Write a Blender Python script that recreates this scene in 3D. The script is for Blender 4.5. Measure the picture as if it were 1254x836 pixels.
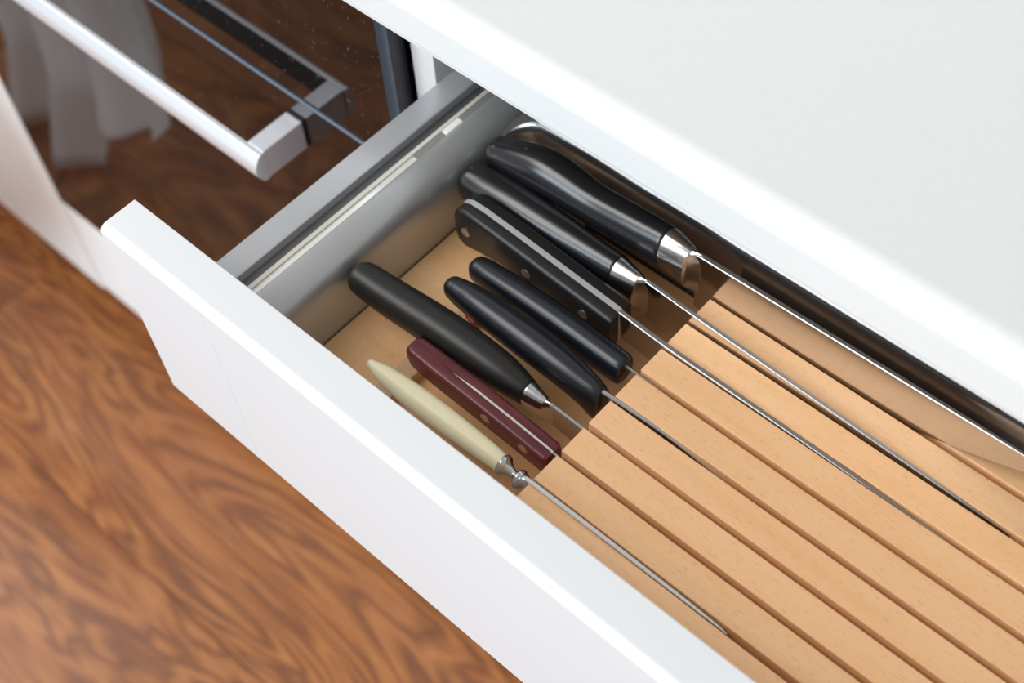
import bpy, bmesh, math, random
from mathutils import Vector, Matrix

# ------------------------------------------------------------------ units
# Plans are drawn in "u" (1 u = 0.479 m) with the origin at eye level;
# P() turns them into metres with the floor at z = 0.
S = 0.479
ZF = -2.8
def P(x, y, z): return Vector((x*S, y*S, (z-ZF)*S))

C = bpy.context.scene.collection
scene = bpy.context.scene
for o in list(bpy.data.objects): bpy.data.objects.remove(o)

# ------------------------------------------------------------------ camera
cam_d = bpy.data.cameras.new('camera'); cam = bpy.data.objects.new('camera', cam_d); C.objects.link(cam)
cam.matrix_world = Matrix(((0.7437, -0.5327, 0.4039, 0.0),
                           (0.6670, 0.6326, -0.3937, 0.0),
                           (-0.0458, 0.5621, 0.8258, 2.8*S),
                           (0, 0, 0, 1)))
cam_d.sensor_fit = 'HORIZONTAL'; cam_d.sensor_width = 36.0
cam_d.lens = 1630.2/1254*36
cam_d.clip_start = 0.02
cam_d.dof.use_dof = True
cam_d.dof.focus_distance = 0.635
cam_d.dof.aperture_fstop = 7.6
scene.camera = cam

# ------------------------------------------------------------------ world, lights, exposure
w = bpy.data.worlds.new('world'); scene.world = w; w.use_nodes = True
wn = w.node_tree.nodes; wl = w.node_tree.links
bg = wn['Background']
bg.inputs['Color'].default_value = (1.0, 0.99, 0.98, 1); bg.inputs['Strength'].default_value = 0.60

def area(name, loc, target, sx, sy, power, col=(1, 1, 1)):
    d = bpy.data.lights.new(name, 'AREA'); d.shape = 'RECTANGLE'; d.size = sx; d.size_y = sy
    d.energy = power; d.color = col
    o = bpy.data.objects.new(name, d); C.objects.link(o); o.location = loc
    o.rotation_euler = (Vector(target)-Vector(loc)).to_track_quat('-Z', 'Y').to_euler()
    return o
LW, LF, LA = 25.0, 124.0, 0.46
area('window_light', (-1.0, -0.70, 2.55), (-0.5, 0.3, 0.8), 1.5, 1.1, LW, (1.0, 0.99, 0.97))
area('side_window_light', (-2.35, -0.10, 2.45), (-0.6, 0.1, 0.3), 1.1, 0.8, 9, (0.95, 0.97, 1.0))
area('front_window_light', (-0.5, -2.8, 1.75), (-0.4, 0.3, 0.7), 2.8, 2.3, LF, (0.76, 0.89, 1.0))
bg.inputs['Strength'].default_value = LA

vs = scene.view_settings
vs.view_transform = 'Standard'; vs.look = 'None'; vs.gamma = 1.0; vs.use_curve_mapping = False
vs.exposure = 0.0

# ------------------------------------------------------------------ materials
def mat(name, col=(0.8, 0.8, 0.8), rough=0.5, metal=0.0, **kw):
    m = bpy.data.materials.new(name); m.use_nodes = True
    b = m.node_tree.nodes['Principled BSDF']
    b.inputs['Base Color'].default_value = (*col, 1); b.inputs['Roughness'].default_value = rough
    b.inputs['Metallic'].default_value = metal
    for k, v in kw.items(): b.inputs[k.replace('_', ' ')].default_value = v
    return m
def N(m, t, **kw):
    n = m.node_tree.nodes.new(t)
    for k, v in kw.items():
        if k in n.inputs.keys() if isinstance(k, str) else False: n.inputs[k].default_value = v
        else: setattr(n, k, v)
    return n
def L(m, a, b): m.node_tree.links.new(a, b)
def BS(m): return m.node_tree.nodes['Principled BSDF']
def ramp(m, fac, stops):
    r = m.node_tree.nodes.new('ShaderNodeValToRGB')
    e = r.color_ramp.elements
    while len(e) < len(stops): e.new(0.5)
    for i, (p, c) in enumerate(stops):
        e[i].position = p; e[i].color = (*c, 1)
    L(m, fac, r.inputs['Fac']); return r.outputs['Color']
def mapping(m, scale, coord='Object', rot=(0, 0, 0)):
    tc = m.node_tree.nodes.new('ShaderNodeTexCoord'); mp = m.node_tree.nodes.new('ShaderNodeMapping')
    mp.inputs['Scale'].default_value = scale; mp.inputs['Rotation'].default_value = rot
    if coord == 'World':
        g = m.node_tree.nodes.new('ShaderNodeNewGeometry'); L(m, g.outputs['Position'], mp.inputs['Vector'])
    else: L(m, tc.outputs[coord], mp.inputs['Vector'])
    return mp.outputs['Vector']
def noise(m, vec, scale, detail=4, rough=0.55, dist=0.0):
    n = m.node_tree.nodes.new('ShaderNodeTexNoise'); n.inputs['Scale'].default_value = scale
    n.inputs['Detail'].default_value = detail; n.inputs['Roughness'].default_value = rough
    n.inputs['Distortion'].default_value = dist
    L(m, vec, n.inputs['Vector']); return n.outputs['Fac'] if 'Fac' in n.outputs else n.outputs[0]
def mix(m, fac, a, b, mode='MIX'):
    x = m.node_tree.nodes.new('ShaderNodeMix'); x.data_type = 'RGBA'; x.blend_type = mode
    for i, v in ((0, fac), (6, a), (7, b)):
        if isinstance(v, bpy.types.NodeSocket): L(m, v, x.inputs[i])
        elif i == 0: x.inputs[0].default_value = v
        else: x.inputs[i].default_value = (*v, 1)
    return x.outputs[2]
def bump(m, h, strength, dist=0.001):
    b = m.node_tree.nodes.new('ShaderNodeBump'); b.inputs['Strength'].default_value = strength
    b.inputs['Distance'].default_value = dist
    L(m, h, b.inputs['Height']); L(m, b.outputs['Normal'], BS(m).inputs['Normal'])

white = mat('white_lacquer', (0.655, 0.655, 0.655), 0.38, Coat_Weight=0.15, Coat_Roughness=0.25)
warm_white = mat('warm_white_board', (0.82, 0.81, 0.79), 0.5)
joint = mat('joint_grey', (0.42, 0.45, 0.50), 0.7)
counter_m = mat('grey_laminate', (0.76, 0.765, 0.75), 0.42)
v = mapping(counter_m, (1, 1, 1), 'World')
L(counter_m, ramp(counter_m, noise(counter_m, v, 420, 3), [(0.35, (0.645, 0.64, 0.625)), (0.65, (0.66, 0.655, 0.64))]), BS(counter_m).inputs['Base Color'])

def beech(name, dark, mid, light, fleck=0.34):
    m = mat(name, mid, 0.48)
    v = mapping(m, (7, 55, 55), 'World')
    a = noise(m, v, 1.0, 5, 0.6, 0.4)
    base = ramp(m, a, [(0.28, dark), (0.5, mid), (0.72, light)])
    f = noise(m, mapping(m, (200, 1250, 1250), 'World', (0, 0, 0.06)), 1.0, 1, 0.5)
    fm = ramp(m, f, [(0.60, (0, 0, 0)), (0.70, (1, 1, 1))])
    st = noise(m, mapping(m, (25, 40, 40), 'World'), 1.0, 3, 0.6, 0.8)
    stm = ramp(m, st, [(0.68, (0, 0, 0)), (0.82, (0.45, 0.45, 0.45))])
    c = mix(m, stm, base, (mid[0]*0.86, mid[1]*0.62, mid[2]*0.36))
    mm = m.node_tree.nodes.new('ShaderNodeMath'); mm.operation = 'MULTIPLY'; mm.inputs[1].default_value = fleck
    L(m, fm, mm.inputs[0])
    c = mix(m, mm.outputs[0], c, (dark[0]*0.72, dark[1]*0.60, dark[2]*0.5))
    oi = m.node_tree.nodes.new('ShaderNodeObjectInfo')
    hs = m.node_tree.nodes.new('ShaderNodeHueSaturation')
    mr = m.node_tree.nodes.new('ShaderNodeMapRange'); mr.inputs['To Min'].default_value = 0.94; mr.inputs['To Max'].default_value = 1.04
    L(m, oi.outputs['Random'], mr.inputs['Value']); L(m, mr.outputs['Result'], hs.inputs['Value']); L(m, c, hs.inputs['Color'])
    L(m, hs.outputs['Color'], BS(m).inputs['Base Color'])
    bump(m, f, 0.10, 0.0004)
    return m
beech_m = beech('beech', (0.83, 0.47, 0.225), (0.88, 0.52, 0.265), (0.91, 0.57, 0.315))
beech_lifted = beech('beech_lifted_board', (0.88, 0.49, 0.22), (0.95, 0.56, 0.27), (0.96, 0.61, 0.33))  # same beech, lightened to make up for dim light inside the drawer
beech_lit = beech('beech_lit_lip', (0.84, 0.55, 0.30), (0.88, 0.60, 0.35), (0.90, 0.64, 0.39))  # paler beech paints in the light on the sloped lip

def floor_mat():
    m = mat('walnut_laminate', (0.35, 0.14, 0.06), 0.30)
    g = m.node_tree.nodes.new('ShaderNodeNewGeometry')
    oi = m.node_tree.nodes.new('ShaderNodeObjectInfo')
    off = m.node_tree.nodes.new('ShaderNodeVectorMath'); off.operation = 'SCALE'
    cmb = m.node_tree.nodes.new('ShaderNodeCombineXYZ')
    for i in range(3): L(m, oi.outputs['Random'], cmb.inputs[i])
    L(m, cmb.outputs[0], off.inputs[0]); off.inputs['Scale'].default_value = 37.0
    add = m.node_tree.nodes.new('ShaderNodeVectorMath'); add.operation = 'ADD'
    L(m, g.outputs['Position'], add.inputs[0]); L(m, off.outputs[0], add.inputs[1])
    def mp(s):
        q = m.node_tree.nodes.new('ShaderNodeMapping'); q.inputs['Scale'].default_value = s
        L(m, add.outputs[0], q.inputs['Vector']); return q.outputs['Vector']
    big = noise(m, mp((2.3, 8.5, 1)), 1.0, 3.5, 0.5, 0.9)
    mu = m.node_tree.nodes.new('ShaderNodeMath'); mu.operation = 'MULTIPLY'; mu.inputs[1].default_value = 72.0
    si = m.node_tree.nodes.new('ShaderNodeMath'); si.operation = 'SINE'
    L(m, big, mu.inputs[0]); L(m, mu.outputs[0], si.inputs[0])
    mr = m.node_tree.nodes.new('ShaderNodeMapRange'); mr.inputs['From Min'].default_value = -1; L(m, si.outputs[0], mr.inputs['Value'])
    rings = ramp(m, mr.outputs['Result'], [(0.0, (0.20, 0.068, 0.022)), (0.22, (0.27, 0.092, 0.026)), (0.6, (0.345, 0.122, 0.033)), (1.0, (0.41, 0.155, 0.046))])
    pat = noise(m, mp((5, 26, 1)), 1.0, 6, 0.65, 0.8)
    c = mix(m, ramp(m, pat, [(0.34, (0.6, 0.6, 0.6)), (0.55, (0, 0, 0))]), rings, (0.28, 0.078, 0.020))
    fine = noise(m, mp((14, 110, 1)), 1.0, 4, 0.65, 0.6)
    c = mix(m, 0.45, c, ramp(m, fine, [(0.3, (0.55, 0.52, 0.50)), (0.7, (1.25, 1.25, 1.25))]), 'MULTIPLY')
    knot = noise(m, mp((11, 26, 1)), 1.0, 2, 0.5, 0.5)
    c = mix(m, ramp(m, knot, [(0.69, (0, 0, 0)), (0.80, (0.8, 0.8, 0.8))]), c, (0.10, 0.045, 0.030))
    L(m, c, BS(m).inputs['Base Color'])
    bump(m, fine, 0.05, 0.0005)
    return m
floor_m = floor_mat()
gap_m = mat('dark_gap', (0.03, 0.015, 0.01), 0.8)

steel = mat('brushed_steel', (0.68, 0.67, 0.66), 0.22, 1.0)
blade_m = mat('blade_steel', (0.66, 0.64, 0.62), 0.13, 1.0)
spine_m = mat('ground_spine_steel', (0.52, 0.51, 0.50), 0.36, 0.9)
pale_steel = mat('pale_steel', (0.78, 0.77, 0.75), 0.4, 0.7)
alu = mat('anodised_aluminium', (0.80, 0.82, 0.85), 0.32, 0.55)
alu_dark = mat('brushed_bracket', (0.80, 0.81, 0.85), 0.36, 0.5)
rail_m = mat('silver_lacquered_steel', (0.56, 0.57, 0.59), 0.30, 0.45)
wall_in = mat('anthracite_lacquered_steel', (0.52, 0.53, 0.53), 0.33, 0.62)
rail_dark = mat('rail_inner_step', (0.16, 0.16, 0.165), 0.45, 0.5)
cream_pl = mat('cream_plastic', (0.62, 0.60, 0.53), 0.42)
chrome = mat('polished_insert', (0.93, 0.92, 0.88), 0.15, 0.35)
glass_m = mat('black_oven_glass', (0.006, 0.005, 0.005), 0.03, 0.0, IOR=1.50)
dust = noise(glass_m, mapping(glass_m, (430, 430, 430), 'World'), 1.0, 1, 0.5)
L(glass_m, ramp(glass_m, dust, [(0.715, (0.006, 0.005, 0.005)), (0.79, (0.11, 0.09, 0.085))]), BS(glass_m).inputs['Base Color'])
edge_glass = mat('polished_glass_edge', (0.14, 0.17, 0.22), 0.2, 0.2)
dark_metal = mat('dark_grey_metal', (0.055, 0.055, 0.065), 0.4, 0.3)
black_gloss = mat('black_satin_plastic', (0.008, 0.008, 0.010), 0.26, Specular_IOR_Level=0.95)
black_matte = mat('matte_black_plastic', (0.012, 0.011, 0.010), 0.40, Specular_IOR_Level=0.55)
black_blue = mat('fine_grained_black_plastic', (0.007, 0.009, 0.014), 0.30, Specular_IOR_Level=0.7)
for mm_, sc_ in ((black_blue, 1400), (black_matte, 1700), (black_gloss, 1100)):
    bump(mm_, noise(mm_, mapping(mm_, (1, 1, 1), 'World'), sc_, 1), 0.10, 0.0003)
    sp = noise(mm_, mapping(mm_, (1, 1, 1), 'World'), 520, 1)
    bc = tuple(BS(mm_).inputs['Base Color'].default_value)[:3]
    L(mm_, ramp(mm_, sp, [(0.80, bc), (0.84, (0.22, 0.22, 0.24))]), BS(mm_).inputs['Base Color'])
scale_black = mat('black_riveted_scale', (0.012, 0.011, 0.011), 0.36)
bump(scale_black, noise(scale_black, mapping(scale_black, (60, 900, 900), 'World'), 1.0, 3), 0.25, 0.0004)
maroon = mat('maroon_pressed_wood', (0.13, 0.016, 0.024), 0.36, Coat_Weight=0.2, Coat_Roughness=0.3)
L(maroon, ramp(maroon, noise(maroon, mapping(maroon, (22, 420, 420), 'World'), 1.0, 4), [(0.3, (0.055, 0.008, 0.012)), (0.52, (0.115, 0.012, 0.017)), (0.75, (0.15, 0.035, 0.032))]), BS(maroon).inputs['Base Color'])
cream = mat('cream_handle_plastic', (0.90, 0.83, 0.56), 0.38)
red_m = mat('red_emblem', (0.42, 0.012, 0.012), 0.35)
red_light = mat('pale_emblem_line', (0.55, 0.22, 0.18), 0.4)
brass = mat('brass_rivet', (0.62, 0.48, 0.33), 0.30, 0.9)
rivet_m = mat('steel_rivet', (0.62, 0.55, 0.50), 0.35, 0.9)
cloth_m = mat('grey_linen', (0.62, 0.58, 0.56), 0.9)
_t = cloth_m.node_tree.nodes.new('ShaderNodeBsdfTranslucent'); _t.inputs['Color'].default_value = (0.96, 0.92, 0.90, 1)
_a = cloth_m.node_tree.nodes.new('ShaderNodeMixShader'); _a.inputs[0].default_value = 0.8
L(cloth_m, BS(cloth_m).outputs[0], _a.inputs[1]); L(cloth_m, _t.outputs[0], _a.inputs[2])
L(cloth_m, _a.outputs[0], cloth_m.node_tree.nodes['Material Output'].inputs['Surface'])
dark_in = mat('dark_cavity', (0.03, 0.03, 0.03), 0.8)

# ------------------------------------------------------------------ helpers
def link_mesh(name, bm, m, parent=None, smooth=False, mats=None):
    bmesh.ops.recalc_face_normals(bm, faces=bm.faces)
    me = bpy.data.meshes.new(name); bm.to_mesh(me); bm.free()
    for x in (mats or [m]): me.materials.append(x)
    if smooth:
        for p in me.polygons: p.use_smooth = True
        if smooth != 'all': me.set_sharp_from_angle(angle=math.radians(50))
    o = bpy.data.objects.new(name, me); C.objects.link(o)
    if smooth is True:
        wnm = o.modifiers.new('weighted_normals', 'WEIGHTED_NORMAL'); wnm.keep_sharp = True; wnm.weight = 100
    if parent:
        o.parent = parent
        q = parent; T = Vector((0, 0, 0))
        while q: T += q.location; q = q.parent
        me.transform(Matrix.Translation(-T))
    return o
def thing(name, label, cat, loc, group=None):
    o = bpy.data.objects.new(name, None); C.objects.link(o); o.location = loc
    o.empty_display_size = 0.02
    o['label'] = label; o['category'] = cat
    if group: o['group'] = group
    return o
def box_bm(a, b, bev=0.0, seg=2):
    """box between two u-space corners, optional bevel in metres"""
    bm = bmesh.new(); A = P(*a); B = P(*b)
    r = bmesh.ops.create_cube(bm, size=1.0)
    for vv in bm.verts:
        vv.co = Vector(((A[i]+B[i])/2 + vv.co[i]*abs(B[i]-A[i]) for i in range(3)))
    if bev: bmesh.ops.bevel(bm, geom=bm.edges[:], offset=bev, segments=seg, profile=0.5, affect='EDGES')
    return bm
def box(name, a, b, m, parent=None, bev=0.0, seg=2):
    return link_mesh(name, box_bm(a, b, bev, seg), m, parent, smooth=bool(bev))
def extrude(name, prof, axis, a0, a1, m, parent=None, smooth=True):
    """closed profile swept along an axis. axis 'x': prof (y,z); axis 'y': prof (x,z)"""
    bm = bmesh.new(); rings = []
    for t in (a0, a1):
        rings.append([bm.verts.new(P(t, p, q) if axis == 'x' else P(p, t, q)) for p, q in prof])
    n = len(prof)
    for i in range(n): bm.faces.new((rings[0][i], rings[0][(i+1) % n], rings[1][(i+1) % n], rings[1][i]))
    bm.faces.new(rings[0]); bm.faces.new(rings[1][::-1])
    return link_mesh(name, bm, m, parent, smooth)
def arc(cx, cy, r, a0, a1, n=8, ry=None):
    ry = ry or r
    return [(cx+r*math.cos(math.radians(a0+(a1-a0)*i/n)), cy+ry*math.sin(math.radians(a0+(a1-a0)*i/n))) for i in range(n+1)]
def catmull(rows, sub):
    out = []
    n = len(rows)
    for i in range(n-1):
        p0, p1, p2, p3 = rows[max(i-1, 0)], rows[i], rows[i+1], rows[min(i+2, n-1)]
        for k in range(sub):
            t = k/sub
            out.append(tuple(0.5*(2*b+(c-a)*t+(2*a-5*b+4*c-d)*t*t+(3*b-a-3*c+d)*t**3) for a, b, c, d in zip(p0, p1, p2, p3)))
    out.append(tuple(rows[-1])); return out
def loft_bm(rows, n=28, power=2.0, sub=6, cap=True):
    """rows: (x, y, z, ry, rz) in u; superellipse sections across x"""
    rr = catmull(rows, sub) if sub > 1 else rows
    bm = bmesh.new(); rings = []
    for x, y, z, ry, rz in rr:
        ring = []
        for i in range(n):
            a = 2*math.pi*(i+0.5)/n
            c, s = math.cos(a), math.sin(a)
            ring.append(bm.verts.new(P(x, y+max(ry, 1e-4)*math.copysign(abs(c)**(2/power), c), z+max(rz, 1e-4)*math.copysign(abs(s)**(2/power), s))))
        rings.append(ring)
    for a, b in zip(rings, rings[1:]):
        for i in range(n): bm.faces.new((a[i], a[(i+1) % n], b[(i+1) % n], b[i]))
    if cap: bm.faces.new(rings[0][::-1]); bm.faces.new(rings[-1])
    return bm
def dome(rows, length=0.012, steps=5, left=True):
    """adds rounded end rows at the left end of a handle"""
    x, y, z, ry, rz = rows[0]; out = []
    for k in range(steps):
        a = math.pi/2*(k+0.3)/steps
        out.append((x-length*math.cos(a), y, z, ry*math.sin(a), rz*math.sin(a)))
    return out+list(rows)
def handle(name, rows, m, parent, power=2.2, domelen=0.012, n=32):
    rr = catmull(rows, 6); rr = dome(rr, domelen, 6)
    return link_mesh(name, loft_bm(rr, n, power, 1), m, parent, 'all' if power < 3 else True)
def blade(name, prof, parent, m=blade_m):
    """prof rows: (x, y, z_spine, z_edge, thickness)"""
    rr = catmull(prof, 5)
    bm = bmesh.new(); rings = []
    for x, y, zs, ze, t in rr:
        h = t/2; zz = zs-min(0.0009, (zs-ze)*0.2)
        pts = [(y-h*0.7, zs), (y+h*0.7, zs), (y+h, zz), (y+0.00015, ze), (y-0.00015, ze), (y-h, zz)]
        rings.append([bm.verts.new(P(x, a, b)) for a, b in pts])
    n = 6
    for a, b in zip(rings, rings[1:]):
        for i in range(n):
            f = bm.faces.new((a[i], a[(i+1) % n], b[(i+1) % n], b[i]))
            f.material_index = 1 if i in (0, 1, 5) else 0
    bm.faces.new(rings[0][::-1]); bm.faces.new(rings[-1])
    o = link_mesh(name, bm, m, parent, False, [m, spine_m])
    return o
def disc(name, c, r, m, parent, axis='y', depth=0.002, n=20, sx=1.0):
    bm = bmesh.new(); rings = []
    for s, rr in ((0, r), (-depth*0.6, r), (-depth, r*0.82)):
        ring = []
        for i in range(n):
            a = 2*math.pi*i/n
            if axis == 'y': ring.append(bm.verts.new(P(c[0]+rr*sx*math.cos(a), c[1]+s, c[2]+rr*math.sin(a))))
            else: ring.append(bm.verts.new(P(c[0]+rr*sx*math.cos(a), c[1]+rr*math.sin(a), c[2]-s)))
        rings.append(ring)
    for a, b in zip(rings, rings[1:]):
        for i in range(n): bm.faces.new((a[i], a[(i+1) % n], b[(i+1) % n], b[i]))
    bm.faces.new(rings[0]); bm.faces.new(rings[-1])
    return link_mesh(name, bm, m, parent, True)

Y0 = 0.706            # plane of the closed fronts
# ------------------------------------------------------------------ floor of planks
fl = link_mesh('floor', box_bm((-7.2, -5.4, ZF-0.06), (4.6, 2.2, ZF-0.022)), gap_m); fl['kind'] = 'structure'
PW, PL = 0.402, 2.88
pb = bmesh.new(); bmesh.ops.create_cube(pb, size=1.0)
for vv in pb.verts: vv.co = Vector((vv.co.x*(PL*S-0.0006), vv.co.y*(PW*S-0.0006), vv.co.z*0.0105))
bmesh.ops.bevel(pb, geom=[e for e in pb.edges if all(q.co.z > 0 for q in e.verts)], offset=0.0007, segments=1, affect='EDGES')
pm = bpy.data.meshes.new('floor_plank'); pb.to_mesh(pm); pb.free(); pm.materials.append(floor_m)
for r in range(-13, 5):
    y = 0.311+(r+0.5)*PW
    x0 = -7.0+[0.2, 1.5, 0.0][r % 3]
    for c in range(4):
        o = bpy.data.objects.new('floor_plank', pm); C.objects.link(o); o.parent = fl
        o.location = P(x0+c*PL, y, ZF)-Vector((0, 0, 0.00525))

# ------------------------------------------------------------------ countertop
yf = 0.672; zb_, zt = -0.968, -0.898; rt = 0.026
prof = [(yf+0.003, zb_), (yf, zb_+0.003), (yf, zb_+0.007), (yf-0.002, zb_+0.009)]
prof = [(yf+0.004, zb_), (yf+0.001, zb_+0.002), (yf+0.001, zb_+0.006), (yf-0.0005, zb_+0.0085)]
prof += arc(yf-0.0005+rt, zt-rt, rt, 180, 90, 12) + [(1.98, zt), (1.98, zb_)]
ct = extrude('countertop', prof, 'x', -2.15-1.6, 1.4, counter_m)
ct['label'] = 'pale grey kitchen worktop with rounded white front edge above the open drawer'; ct['category'] = 'countertop'
bw = box('wall_back', (-3.75, 1.98, ZF), (1.4, 2.03, 0.6), warm_white); bw['kind'] = 'structure'

# ------------------------------------------------------------------ drawer cabinet
XL = -0.900; XR = XL+1.88
cab = thing('drawer_cabinet', 'white kitchen base cabinet with its wide top drawer pulled open', 'cabinet', P((XL+XR)/2, 1.2, ZF+0.21))
box('side_panel', (XL+0.001, 0.750, ZF+0.21), (XL+0.038, 1.90, zb_-0.002), warm_white, cab, 0.0006)
box('side_panel', (XR-0.038, 0.750, ZF+0.21), (XR-0.001, 1.90, zb_-0.002), warm_white, cab, 0.0006)
box('bottom_panel', (XL+0.038, 0.752, ZF+0.21), (XR-0.038, 1.90, ZF+0.245), warm_white, cab)
box('back_panel', (XL+0.038, 1.86, ZF+0.245), (XR-0.038, 1.89, zb_-0.002), warm_white, cab)
box('cross_rail', (XL+0.038, 0.752, -1.335), (XR-0.038, 0.95, -1.31), warm_white, cab)
box('closed_drawer_front', (XL+0.008, Y0, -1.98), (XR-0.004, 0.749, -1.30), white, cab, 0.0012)
box('closed_drawer_front', (XL+0.008, Y0, ZF+0.215), (XR-0.004, 0.749, -1.986), white, cab, 0.0012)

# open drawer: a part of the cabinet, its pieces are the sub-parts
YI = 0.3618; YO = 0.3155
dr = link_mesh('drawer', box_bm((-0.80, YI+0.001, -1.285), (XR-0.09, 1.40, -1.268)), wall_in, cab)
# front board with rounded outer top edge and a fine vertical joint engraved in its face
r = 0.010
prof = [(YI, -1.0008), (YI, -1.2925), (YO+0.0015, -1.2925), (YO, -1.2910)] + arc(YO+r, -1.0-r, r, 180, 90, 10) + [(YI-0.0008, -1.0)]
fr = extrude('front_panel', prof, 'x', -0.892, XR-0.008, white, dr)
cut = bmesh.new()
for a, b in (((-0.7428, YO-0.02, -1.30), (-0.7412, YO+0.0045, -1.0085)), ((-0.7413, YO-0.02, -1.30), (XR+0.1, YI+0.02, -1.2905))):
    t_ = box_bm(a, b); me_ = bpy.data.meshes.new('t'); t_.to_mesh(me_); t_.free(); cut.from_mesh(me_); bpy.data.meshes.remove(me_)
me_ = bpy.data.meshes.new('cut'); cut.to_mesh(me_); cut.free()
cu = bpy.data.objects.new('cut', me_); C.objects.link(cu)
bo = fr.modifiers.new('cut', 'BOOLEAN'); bo.operation = 'DIFFERENCE'; bo.object = cu; bo.solver = 'EXACT'; bo.use_self = True
fr.modifiers.move(1, 0)
keep = fr.matrix_world.copy(); off_ = P(0, 0, 0)
par = fr.parent; fr.parent = None
T_ = Vector((0, 0, 0)); q_ = par
while q_: T_ += q_.location; q_ = q_.parent
fr.data.transform(Matrix.Translation(T_))
bpy.context.view_layer.update()
new = bpy.data.meshes.new_from_object(fr.evaluated_get(bpy.context.evaluated_depsgraph_get()))
new.transform(Matrix.Translation(-T_))
fr.modifiers.clear(); fr.data = new; fr.parent = par
bpy.data.objects.remove(cu)
fr.data.set_sharp_from_angle(angle=math.radians(50))
wnm = fr.modifiers.new('weighted_normals', 'WEIGHTED_NORMAL'); wnm.keep_sharp = True

box('front_joint', (-0.7427, YO+0.0014, -1.2890), (-0.7413, YO+0.0047, -1.0095), mat('joint_shadow', (0.10, 0.12, 0.17), 0.7), dr)

def side(mirror):
    f = (lambda x: x) if not mirror else (lambda x: (XL+XR)-x)
    y0, y1 = YI+0.0005, 1.42
    def ex(name, prof, m, a=y0, b=y1): return extrude(name, [(f(x), z) for x, z in prof], 'y', a, b, m, dr)
    ex('side_rail', [(-0.846, -1.25), (-0.846, -1.1015), (-0.8445, -1.100), (-0.8155, -1.100), (-0.8135, -1.1015), (-0.8135, -1.25)], rail_m)
    ex('rail_step', [(-0.8135, -1.25), (-0.8135, -1.112), (-0.7990, -1.112), (-0.7990, -1.25)], rail_dark)
    ex('cover_strip', [(-0.7990, -1.25), (-0.7990, -1.1055), (-0.7985, -1.1045), (-0.7935, -1.1045), (-0.7935, -1.25)], cream_pl)
    ex('inner_wall', [(-0.7835, -1.25), (-0.7835, -1.1030), (-0.780, -1.1005)] + [(-0.772, -1.1015), (-0.762, -1.1045), (-0.754, -1.1095), (-0.748, -1.117), (-0.7450, -1.128), (-0.7435, -1.15), (-0.7425, -1.25)], wall_in)
    ex('insert_strip', [(-0.7935, -1.25), (-0.7935, -1.1070), (-0.7835, -1.1058), (-0.7835, -1.25)], chrome)
side(False); side(True)
dull_tone = mat('insert_dull_tone', (0.30, 0.30, 0.29), 0.35, 0.3)  # grey lengths paint duller reflection and worktop shade on the insert strip
box('insert_shading', (-0.7930, 0.641, -1.1085), (-0.7840, 0.688, -1.1045), dull_tone, dr, 0.0003)
box('insert_shading', (-0.7928, 0.689, -1.1085), (-0.7842, 0.716, -1.1035), mat('insert_glint', (0.88, 0.88, 0.86), 0.25), dr, 0.0006)  # white length paints a bright reflection on the strip
box('insert_shading', (-0.7930, 0.717, -1.1085), (-0.7840, 1.41, -1.1045), dull_tone, dr, 0.0003)

# rounded steel cross divider behind the tray: curved in plan into the left wall
def divider():
    bm = bmesh.new(); rings = []
    path = []
    R_ = 0.034
    path.append((-0.7425, 0.735, 1.0, 0.0))
    for i in range(9):
        a = math.radians(180-90*i/8)
        path.append((-0.7425+R_+R_*math.cos(a), 0.7280+R_*math.sin(a), math.cos(a), math.sin(a)))
    path = path[1:]
    for x in [-0.66+0.06*i for i in range(27)]: path.append((x, 0.762, 0.0, 1.0))
    for x, y, nx, ny in path:
        ring = []
        sec = [(0.0, -1.25), (0.0, -1.15), (0.0002, -1.118), (0.0012, -1.110), (0.0036, -1.1040), (0.0075, -1.1005), (0.013, -1.0995), (0.034, -1.0995), (0.036, -1.25)]
        k_ = ny**2; lo = 0.020*(1-k_)**0.7
        for d, z in sec: ring.append(bm.verts.new(P(x+nx*d*(0.12+0.88*k_), y+ny*d*(0.12+0.88*k_), z-lo if z > -1.2 else z)))
        rings.append(ring)
    n = len(rings[0])
    for a, b in zip(rings, rings[1:]):
        for i in range(n): bm.faces.new((a[i], a[(i+1) % n], b[(i+1) % n], b[i]))
    bm.faces.new(rings[0][::-1]); bm.faces.new(rings[-1])
    return link_mesh('cross_divider', bm, mat('divider_steel', (0.36, 0.36, 0.37), 0.24, 0.85), dr, True)
divider()
box('drawer_back', (-0.74, 1.38, -1.268), (XR-0.10, 1.40, -1.10), wall_in, dr)

# ------------------------------------------------------------------ knife tray of slats
XS, XE = -0.4306, 0.62
tray = thing('knife_tray', 'beech knife block insert with nine long slats lying in the open drawer', 'knife block', P(-0.2, 0.56, -1.266))
ZT, ZB = -1.13, -1.222
box('tray_floor', (-0.7415, YI+0.003, -1.266), (XE, 0.7595, ZB), beech_lifted, tray, 0.0004)
extrude('tray_ledge', [(-0.7415, ZB), (-0.7415, -1.2000), (-0.6605, -1.2000), (-0.6605, ZB)], 'y', YI+0.003, 0.7595, beech_lifted, tray)
extrude('tray_lip', [(-0.6605, ZB), (-0.6605, -1.2000), (-0.6420, -1.2045), (-0.6405, -1.207), (-0.6405, ZB)], 'y', YI+0.003, 0.7595, beech_lit, tray)
slat_y = [(0.3950, 0.4268)] + [(0.4338+0.0407*k, 0.4338+0.0407*k+0.0341) for k in range(7)] + [(0.7187, 0.7560)]
for a, b in slat_y:
    box('slat', (XS, a, ZB), (XE, b, ZT), beech_m, tray, 0.0005, 2)

# ------------------------------------------------------------------ knives
def knife(name, label, loc): return thing(name, label, 'knife', P(*loc))
def bolster(rows_tail, parent, name='bolster', m=steel, power=2.0):
    return link_mesh(name, loft_bm(rows_tail, 32, power, 1), m, parent, True)

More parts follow.
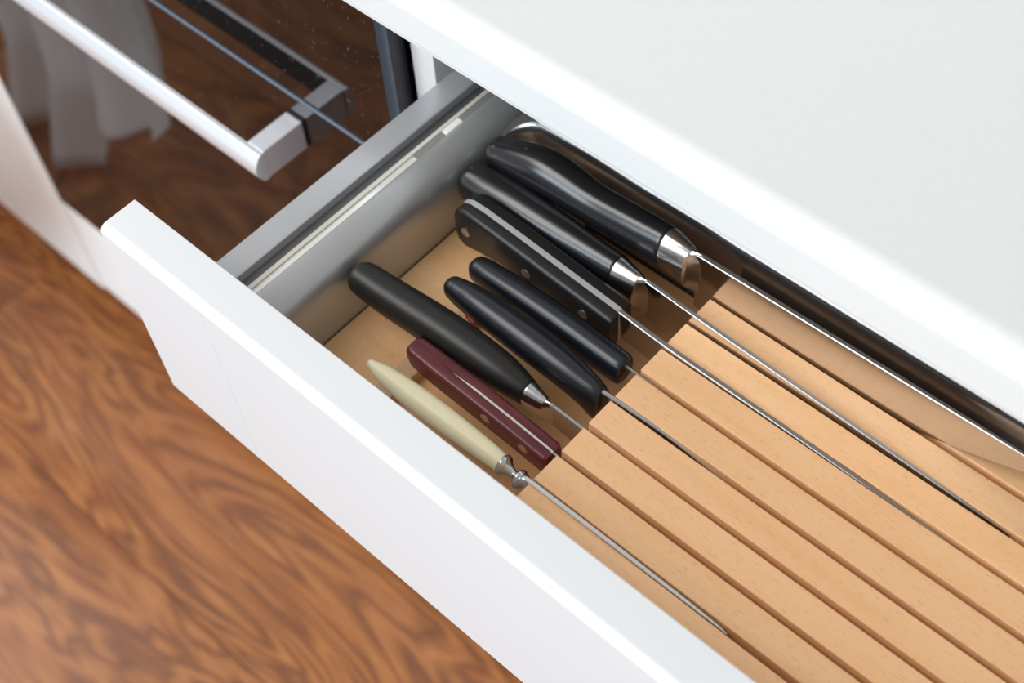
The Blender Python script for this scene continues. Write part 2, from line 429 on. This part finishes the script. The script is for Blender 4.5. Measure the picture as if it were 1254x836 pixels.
# 1: chef's knife at the back
k = knife('chef_knife', 'large glossy black handled knife nearest the worktop, its wide blade mirroring the slats', (-0.45, 0.7155, -1.222))
handle('handle', [(-0.7250, 0.712, -1.1145, 0.0192, 0.0220), (-0.7000, 0.713, -1.1070, 0.0222, 0.0250), (-0.6630, 0.7145, -1.0990, 0.0240, 0.0270), (-0.6250, 0.7155, -1.1000, 0.0230, 0.0262), (-0.5900, 0.7155, -1.1025, 0.0212, 0.0250), (-0.5400, 0.7155, -1.0995, 0.0205, 0.0262), (-0.4915, 0.7155, -1.0960, 0.0190, 0.0270)], black_gloss, k, 2.2, 0.016)
bolster([(-0.4915, 0.7155, -1.0960, 0.0188, 0.0268), (-0.489, 0.7155, -1.0963, 0.0190, 0.0270), (-0.475, 0.7155, -1.1000, 0.0163, 0.0285), (-0.4620, 0.7155, -1.1055, 0.0138, 0.0315)] + [(-0.4620+0.0150*math.sin(math.radians(a)), 0.7155, -1.1065, 0.0138-0.0108*math.sin(math.radians(a))**0.6, 0.0315+0.00001*a) for a in (4, 10, 18, 28, 40, 55, 72, 90)], k)
blade('blade', [(-0.452, 0.7155, -1.0755, -1.165, 0.0062), (-0.38, 0.7155, -1.0738, -1.176, 0.0060), (-0.28, 0.7155, -1.0716, -1.162, 0.0056), (-0.20, 0.7155, -1.0698, -1.1395, 0.0052), (-0.14, 0.7155, -1.0685, -1.1185, 0.0046), (-0.08, 0.7155, -1.0674, -1.0930, 0.0036), (-0.045, 0.7155, -1.0670, -1.0730, 0.0022), (-0.036, 0.7155, -1.0672, -1.0676, 0.0008)], k)

# 2
k = knife('chef_knife', 'large knife with smooth black handle and steel bolster, second from the back wall', (-0.48, 0.675, -1.222))
handle('handle', [(-0.7300, 0.673, -1.1320, 0.0215, 0.0235), (-0.7100, 0.674, -1.1305, 0.0235, 0.0250), (-0.6700, 0.675, -1.1295, 0.0245, 0.0265), (-0.6176, 0.675, -1.1286, 0.0225, 0.0255), (-0.5655, 0.675, -1.1275, 0.0190, 0.0235), (-0.5240, 0.675, -1.1260, 0.0165, 0.0220)], black_gloss, k, 2.2, 0.015)
bolster([(-0.5240, 0.675, -1.1260, 0.0164, 0.0219), (-0.5215, 0.675, -1.1262, 0.0166, 0.0221), (-0.509, 0.675, -1.1300, 0.0140, 0.0240), (-0.4965, 0.675, -1.1345, 0.0118, 0.0270)] + [(-0.4965+0.0145*math.sin(math.radians(a)), 0.675, -1.1350, 0.0118-0.0094*math.sin(math.radians(a))**0.6, 0.0272+0.00001*a) for a in (4, 10, 18, 28, 40, 55, 72, 90)], k)
blade('blade', [(-0.486, 0.675, -1.1075, -1.172, 0.0052), (-0.4253, 0.6752, -1.1125, -1.182, 0.0050), (-0.30, 0.6758, -1.1195, -1.180, 0.0048), (-0.18, 0.6762, -1.1262, -1.168, 0.0042), (-0.108, 0.6764, -1.1300, -1.155, 0.0030), (-0.06, 0.6764, -1.134, -1.138, 0.001)], k)

# 3: full tang, riveted
k = knife('slicing_knife', 'slicing knife with flat black riveted handle and bright steel tang along its top', (-0.6, 0.634, -1.222))
def tang_handle(x_pts, yc, ry, m_side, tang_t, m_tang, parent, zfun, chamf):
    """two scales either side of a steel tang; x_pts rows: x, ztop, zbottom, factor"""
    for sgn in (-1, 1):
        bm = bmesh.new(); rings = []
        for x, zt_, zb2, f, yo in x_pts:
            o1 = ry*f; t = tang_t/2 if x > zfun else 0.0
            sec = [(t, zb2), (t, zt_), (o1-chamf, zt_), (o1-chamf*0.35, zt_-chamf*0.3), (o1, zt_-chamf), (o1, zb2+chamf), (o1-chamf*0.35, zb2+chamf*0.3), (o1-chamf, zb2)]
            rings.append([bm.verts.new(P(x, yc+yo+sgn*p, q)) for p, q in sec])
        n = len(rings[0])
        for a, b in zip(rings, rings[1:]):
            for i in range(n): bm.faces.new((a[i], a[(i+1) % n], b[(i+1) % n], b[i]))
        bm.faces.new(rings[0]); bm.faces.new(rings[-1][::-1])
        link_mesh('scale', bm, m_side, parent, True)
    bm = bmesh.new(); rings = []
    for x, zt_, zb2, f, yo in x_pts:
        t = tang_t/2; e = 0.0006 if x > zfun else -0.0030
        rings.append([bm.verts.new(P(x, yc+yo+p, q)) for p, q in ((-t, zb2-e), (t, zb2-e), (t, zt_+e), (-t, zt_+e))])
    for a, b in zip(rings, rings[1:]):
        for i in range(4): bm.faces.new((a[i], a[(i+1) % 4], b[(i+1) % 4], b[i]))
    bm.faces.new(rings[0]); bm.faces.new(rings[-1][::-1])
    return link_mesh('tang', bm, m_tang, parent, True)
rows3 = [(-0.7130, -1.1330, -1.1440, 0.55, 0), (-0.7105, -1.1180, -1.1560, 0.75, 0), (-0.7045, -1.1085, -1.1640, 0.88, 0), (-0.6940, -1.1035, -1.1655, 0.97, 0), (-0.6750, -1.1025, -1.1600, 1.0, 0),
         (-0.6400, -1.1050, -1.1540, 1.0, 0), (-0.6000, -1.1085, -1.1540, 1.0, 0), (-0.5600, -1.1125, -1.1580, 1.0, 0), (-0.5200, -1.1160, -1.1640, 1.0, 0), (-0.4920, -1.1185, -1.1700, 1.0, 0), (-0.4870, -1.1200, -1.1690, 0.95, 0)]
tang_handle(rows3, 0.634, 0.0185, scale_black, 0.0062, pale_steel, k, -9, 0.0055)
for x, z in ((-0.6905, -1.1345), (-0.6020, -1.1345), (-0.5225, -1.1370)):
    disc('rivet', (x, 0.6155, z), 0.0060, rivet_m, k, depth=0.0009)
blade('blade', [(-0.4880, 0.634, -1.1190, -1.166, 0.0056), (-0.427, 0.634, -1.1245, -1.172, 0.0056), (-0.30, 0.634, -1.1275, -1.172, 0.0052), (-0.18, 0.634, -1.1312, -1.165, 0.0044), (-0.10, 0.634, -1.137, -1.155, 0.003), (-0.07, 0.634, -1.145, -1.148, 0.001)], k, blade_m)

# 4
k = knife('paring_knife', 'slim knife with straight bluish black handle ending square near the slats', (-0.5, 0.593, -1.222))
handle('handle', [(-0.6480, 0.593, -1.1445, 0.0134, 0.0160), (-0.6340, 0.593, -1.1435, 0.0148, 0.0175), (-0.5869, 0.593, -1.1415, 0.0158, 0.0190), (-0.5299, 0.593, -1.1405, 0.0160, 0.0195), (-0.4746, 0.593, -1.1430, 0.0155, 0.0195), (-0.4520, 0.593, -1.1440, 0.0150, 0.0190), (-0.4470, 0.593, -1.1440, 0.0128, 0.0165)], black_blue, k, 2.5, 0.013)
blade('blade', [(-0.4500, 0.593, -1.1340, -1.158, 0.0030), (-0.4266, 0.593, -1.1352, -1.160, 0.0030), (-0.36, 0.593, -1.142, -1.162, 0.0026), (-0.30, 0.593, -1.152, -1.158, 0.0012)], k)

# 5
k = knife('utility_knife', 'black knife with a small red emblem near the butt of its tapered handle', (-0.5, 0.5525, -1.222))
handle('handle', [(-0.6470, 0.5525, -1.1345, 0.0122, 0.0135), (-0.6375, 0.5525, -1.1340, 0.0140, 0.0154), (-0.6089, 0.5525, -1.1325, 0.0168, 0.0185), (-0.5427, 0.5525, -1.1340, 0.0188, 0.0205), (-0.4983, 0.5525, -1.1375, 0.0180, 0.0210), (-0.4679, 0.5520, -1.1440, 0.0158, 0.0225), (-0.4500, 0.5515, -1.1520, 0.0140, 0.0270), (-0.4430, 0.5515, -1.1550, 0.0120, 0.0250)], black_blue, k, 2.3, 0.012)
em = disc('emblem', (-0.6085, 0.5376, -1.1400), 0.0072, red_m, k, depth=0.0022, sx=1.25)
disc('emblem_ring', (-0.6085, 0.5355, -1.1400), 0.0036, red_light, em, depth=0.0004, sx=1.3)
blade('blade', [(-0.4480, 0.5525, -1.1300, -1.166, 0.0046), (-0.41, 0.5535, -1.1290, -1.164, 0.0042), (-0.3637, 0.5548, -1.1312, -1.160, 0.0036), (-0.31, 0.555, -1.139, -1.158, 0.0024), (-0.26, 0.555, -1.150, -1.153, 0.001)], k)

# 6
k = knife('chef_knife', 'matte black round handled knife with short steel bolster whose butt touches the drawer side wall', (-0.55, 0.505, -1.222))
handle('handle', [(-0.7320, 0.4955, -1.1290, 0.0165, 0.0185), (-0.7250, 0.4970, -1.1300, 0.0185, 0.0200), (-0.6880, 0.5000, -1.1335, 0.0203, 0.0218), (-0.6110, 0.5065, -1.1370, 0.0212, 0.0225), (-0.5440, 0.5100, -1.1425, 0.0190, 0.0205), (-0.5060, 0.5115, -1.1490, 0.0128, 0.0160)], black_matte, k, 2.3, 0.008)
bolster([(-0.5060, 0.5115, -1.1490, 0.0127, 0.0159), (-0.5040, 0.5115, -1.1492, 0.0128, 0.0160), (-0.494, 0.5118, -1.1530, 0.0108, 0.0170), (-0.4850, 0.512, -1.1570, 0.0090, 0.0190)] + [(-0.4850+0.0120*math.sin(math.radians(a)), 0.512, -1.1575, 0.0090-0.0070*math.sin(math.radians(a))**0.6, 0.0190) for a in (4, 10, 18, 28, 40, 55, 72, 90)], k)
blade('blade', [(-0.4780, 0.512, -1.1395, -1.178, 0.0042), (-0.4369, 0.512, -1.1415, -1.184, 0.0040), (-0.30, 0.512, -1.152, -1.186, 0.0036), (-0.18, 0.512, -1.165, -1.180, 0.0026), (-0.13, 0.512, -1.174, -1.176, 0.001)], k)

# 7
k = knife('paring_knife', 'small knife with faceted maroon wooden handle and oval rivets', (-0.52, 0.471, -1.222))
rows7 = [(-0.6330, -1.1335, -1.1450, 0.50, 0.001), (-0.6305, -1.1295, -1.1510, 0.78, 0.001), (-0.6230, -1.1270, -1.1560, 0.92, 0.0005), (-0.5900, -1.1275, -1.1590, 0.98, 0), (-0.5400, -1.1290, -1.1605, 1.0, 0), (-0.4900, -1.1330, -1.1640, 1.0, 0), (-0.4430, -1.1375, -1.1680, 1.0, 0), (-0.4385, -1.1395, -1.1670, 0.86, 0)]
tang_handle(rows7, 0.471, 0.0138, maroon, 0.0022, pale_steel, k, -0.545, 0.0050)
for x, z in ((-0.5165, -1.1440), (-0.4665, -1.1480)):
    disc('rivet', (x, 0.4574, z+0.003), 0.0052, brass, k, depth=0.0010, sx=1.2)
blade('blade', [(-0.4420, 0.471, -1.1385, -1.162, 0.0026), (-0.40, 0.471, -1.142, -1.164, 0.0026), (-0.34, 0.471, -1.149, -1.162, 0.002), (-0.29, 0.471, -1.156, -1.158, 0.001)], k)

# 8
k = knife('narrow_knife', 'slender cream handled knife with turned steel neck, nearest the drawer front', (-0.5, 0.43, -1.222))
handle('handle', [(-0.6500, 0.430, -1.1425, 0.0048, 0.0055), (-0.6400, 0.430, -1.1440, 0.0082, 0.0092), (-0.6279, 0.430, -1.1440, 0.0104, 0.0115), (-0.5920, 0.430, -1.1430, 0.0130, 0.0140), (-0.5562, 0.430, -1.1415, 0.0132, 0.0142), (-0.5178, 0.430, -1.1400, 0.0120, 0.0132), (-0.4848, 0.430, -1.1400, 0.0106, 0.0120), (-0.4685, 0.430, -1.1410, 0.0094, 0.0108)], cream, k, 2.1, 0.006)
neck = [(-0.4690, 0.0104), (-0.4675, 0.0114), (-0.4650, 0.0113), (-0.4632, 0.0102), (-0.4610, 0.0078), (-0.4585, 0.0062), (-0.4555, 0.0050), (-0.4530, 0.0046), (-0.4512, 0.0050), (-0.4495, 0.0078), (-0.4478, 0.0098), (-0.4455, 0.0106), (-0.4432, 0.0098)]
rows = [(x, 0.430-0.0008*(i/12), -1.1410-0.0003*i, r, r*1.12) for i, (x, r) in enumerate(neck)]
rows += [(-0.4400, 0.4289, -1.1430, 0.0086, 0.0128), (-0.4350, 0.4287, -1.1410, 0.0060, 0.0112), (-0.4306, 0.4286, -1.1390, 0.0036, 0.0090), (-0.424, 0.4286, -1.1375, 0.0026, 0.0078)]
link_mesh('neck', loft_bm(rows, 28, 2.0, 2), steel, k, True)
blade('blade', [(-0.4360, 0.4284, -1.1275, -1.150, 0.0050), (-0.36, 0.4286, -1.1268, -1.149, 0.0046), (-0.28, 0.4290, -1.1280, -1.147, 0.0038), (-0.215, 0.4294, -1.1305, -1.143, 0.0026), (-0.198, 0.4296, -1.134, -1.139, 0.0012)], k, pale_steel).data.materials[1] = pale_steel

# ------------------------------------------------------------------ oven
OX0, OX1 = -2.148, -0.9035
ov = thing('oven', 'built-in oven with black glass door and long aluminium bar handle, left of the drawer', 'oven', P((OX0+OX1)/2, 0.9, -2.262))
box('oven_casing', (OX0+0.03, 0.752, -2.255), (OX1-0.03, 1.75, zb_-0.012), dark_metal, ov)
def pane(name, z0, z1, bv=0.0012):
    o = link_mesh(name, box_bm((OX0+0.004, Y0, z0), (OX1, Y0+0.016, z1), bv, 4), None, ov, True, [glass_m, edge_glass])
    for p in o.data.polygons:
        n = p.normal
        if n.y > -0.95: p.material_index = 1
    return o
LZ = -1.262
pane('oven_door', -2.262, LZ, 0.0015)
pane('control_panel', LZ+0.0125, zb_-0.006, 0.0)
box('door_gap', (OX0+0.01, Y0+0.0045, LZ), (OX1-0.004, Y0+0.030, LZ+0.0125), mat('gap_shade', (0.004, 0.004, 0.004), 0.6), ov)  # black strip stands in for the shade inside the gap
box('door_inner', (OX0+0.02, Y0+0.016, -2.25), (OX1-0.012, 0.752, LZ-0.004), dark_metal, ov, 0.001)
box('panel_inner', (OX0+0.02, Y0+0.016, LZ+0.012), (OX1-0.006, 0.752, zb_-0.01), dark_metal, ov, 0.001)

hd = link_mesh('door_handle', bmesh.new(), alu, ov)
# curved bar: D-shaped profile
bar = [(0.6315, -1.3008), (0.6315, -1.3492)] + arc(0.6265, -1.3440, 0.0052, 270, 215, 4) + arc(0.6400, -1.3250, 0.0270, 214, 146, 10) + arc(0.6265, -1.3060, 0.0052, 145, 90, 4)
bm = bmesh.new(); rings = []
x0b, x1b = -1.965, -1.0895
for t in (x0b, x1b): rings.append([bm.verts.new(P(t, p, q)) for p, q in bar])
n = len(bar)
for i in range(n): bm.faces.new((rings[0][i], rings[0][(i+1) % n], rings[1][(i+1) % n], rings[1][i]))
bm.faces.new(rings[0]); bm.faces.new(rings[1][::-1])
bpy.data.objects.remove(hd)
hd = link_mesh('door_handle', bm, alu, ov, True)
for xa, xb in ((-1.1215, -1.0905), (-1.9640, -1.9330)):
    box('bracket', (xa, 0.6318, -1.3495), (xb, Y0-0.0032, -1.2995), alu_dark, hd, 0.0008)
    box('bracket_foot', (xa+0.0008, Y0-0.0035, -1.3487), (xb-0.0008, Y0, -1.3003), dark_metal, hd, 0.0002)

# ------------------------------------------------------------------ housing around the oven, left cabinet, plinth
hs = thing('oven_housing', 'white cabinet housing below the oven with a plain bottom panel', 'cabinet', P((OX0+OX1)/2, 1.1, ZF+0.21))
box('bottom_front', (-2.147, Y0+0.002, -2.590), (-0.906, 0.749, -2.270), warm_white, hs, 0.0014)
box('side_panel', (-0.941, 0.752, ZF+0.21), (-0.901, 1.85, -2.262), warm_white, hs)
box('shelf', (-2.11, 0.752, -2.285), (-0.942, 1.85, -2.262), warm_white, hs)
lc = thing('base_cabinet', 'white kitchen base cabinet with a tall plain door left of the oven', 'cabinet', P(-2.75, 1.1, ZF+0.21))
box('door', (-3.38, Y0, -2.604), (-2.152, 0.748, zb_-0.012), warm_white, lc, 0.0018)
box('body', (-3.38, 0.751, ZF+0.21), (-2.152, 1.85, zb_-0.012), warm_white, lc)
pl = box('baseboard_front', (-3.38, 0.84, ZF), (XR, 0.875, ZF+0.205), warm_white); pl['kind'] = 'structure'

# ------------------------------------------------------------------ grey cloth that the oven glass mirrors
def curtain():
    bm = bmesh.new(); th = 0.004
    cols = 46; rws = 30
    g = []
    for j in range(rws+1):
        t = j/rws                        # 0 bottom .. 1 top
        row = []
        for i in range(cols+1):
            s = i/cols                   # 0 right .. 1 left
            # lower hem: right lobe lifts clear of the floor, left lobe trails on it
            hem = 0.0
            if s < 0.42: hem = 0.115+0.10*math.sin(math.pi*(s/0.42))*(-0.15)+0.16*(1-s/0.42)**2.5
            elif s < 0.50: hem = 0.115*(1-(s-0.42)/0.08)**0.6
            topz = 0.62
            z = hem+0.006+(topz-hem)*t
            bulge = 0.055*math.exp(-((z-0.34)/0.22)**2)
            x = -0.985-0.50*s-0.16*(max(0, 0.34-z)/0.34)**1.4*(1-s)-0.30*max(0, z-0.42)*(1-s)
            if s >= 0.42 and z < 0.12: x += 0.05*(1-z/0.12)*(1-(s-0.42)/0.58)
            y = 0.185+0.028*math.sin(s*23+0.6*math.sin(z*6))+0.004*math.sin(s*51+1.0)+(0.045*(1-z/0.14) if z < 0.14 and s > 0.4 else 0)-0.05*s
            row.append((x, y, z))
        g.append(row)
    vs_ = []
    for off in (0, th):
        vs_.append([[bm.verts.new(Vector((x, y-off, z))) for x, y, z in row] for row in g])
    for k_ in (0, 1):
        for j in range(rws):
            for i in range(cols):
                q = (vs_[k_][j][i], vs_[k_][j][i+1], vs_[k_][j+1][i+1], vs_[k_][j+1][i]); bm.faces.new(q if k_ else q[::-1])
    for j in range(rws):
        for i in (0, cols): bm.faces.new((vs_[0][j][i], vs_[0][j+1][i], vs_[1][j+1][i], vs_[1][j][i]))
    for i in range(cols):
        for j in (0, rws): bm.faces.new((vs_[0][j][i], vs_[0][j][i+1], vs_[1][j][i+1], vs_[1][j][i]))
    o = link_mesh('grey_cloth', bm, cloth_m, None, 'all')
    o['label'] = 'folded grey cloth hanging to the floor, mirrored in the black oven glass'; o['category'] = 'cloth'
    return o
curtain()
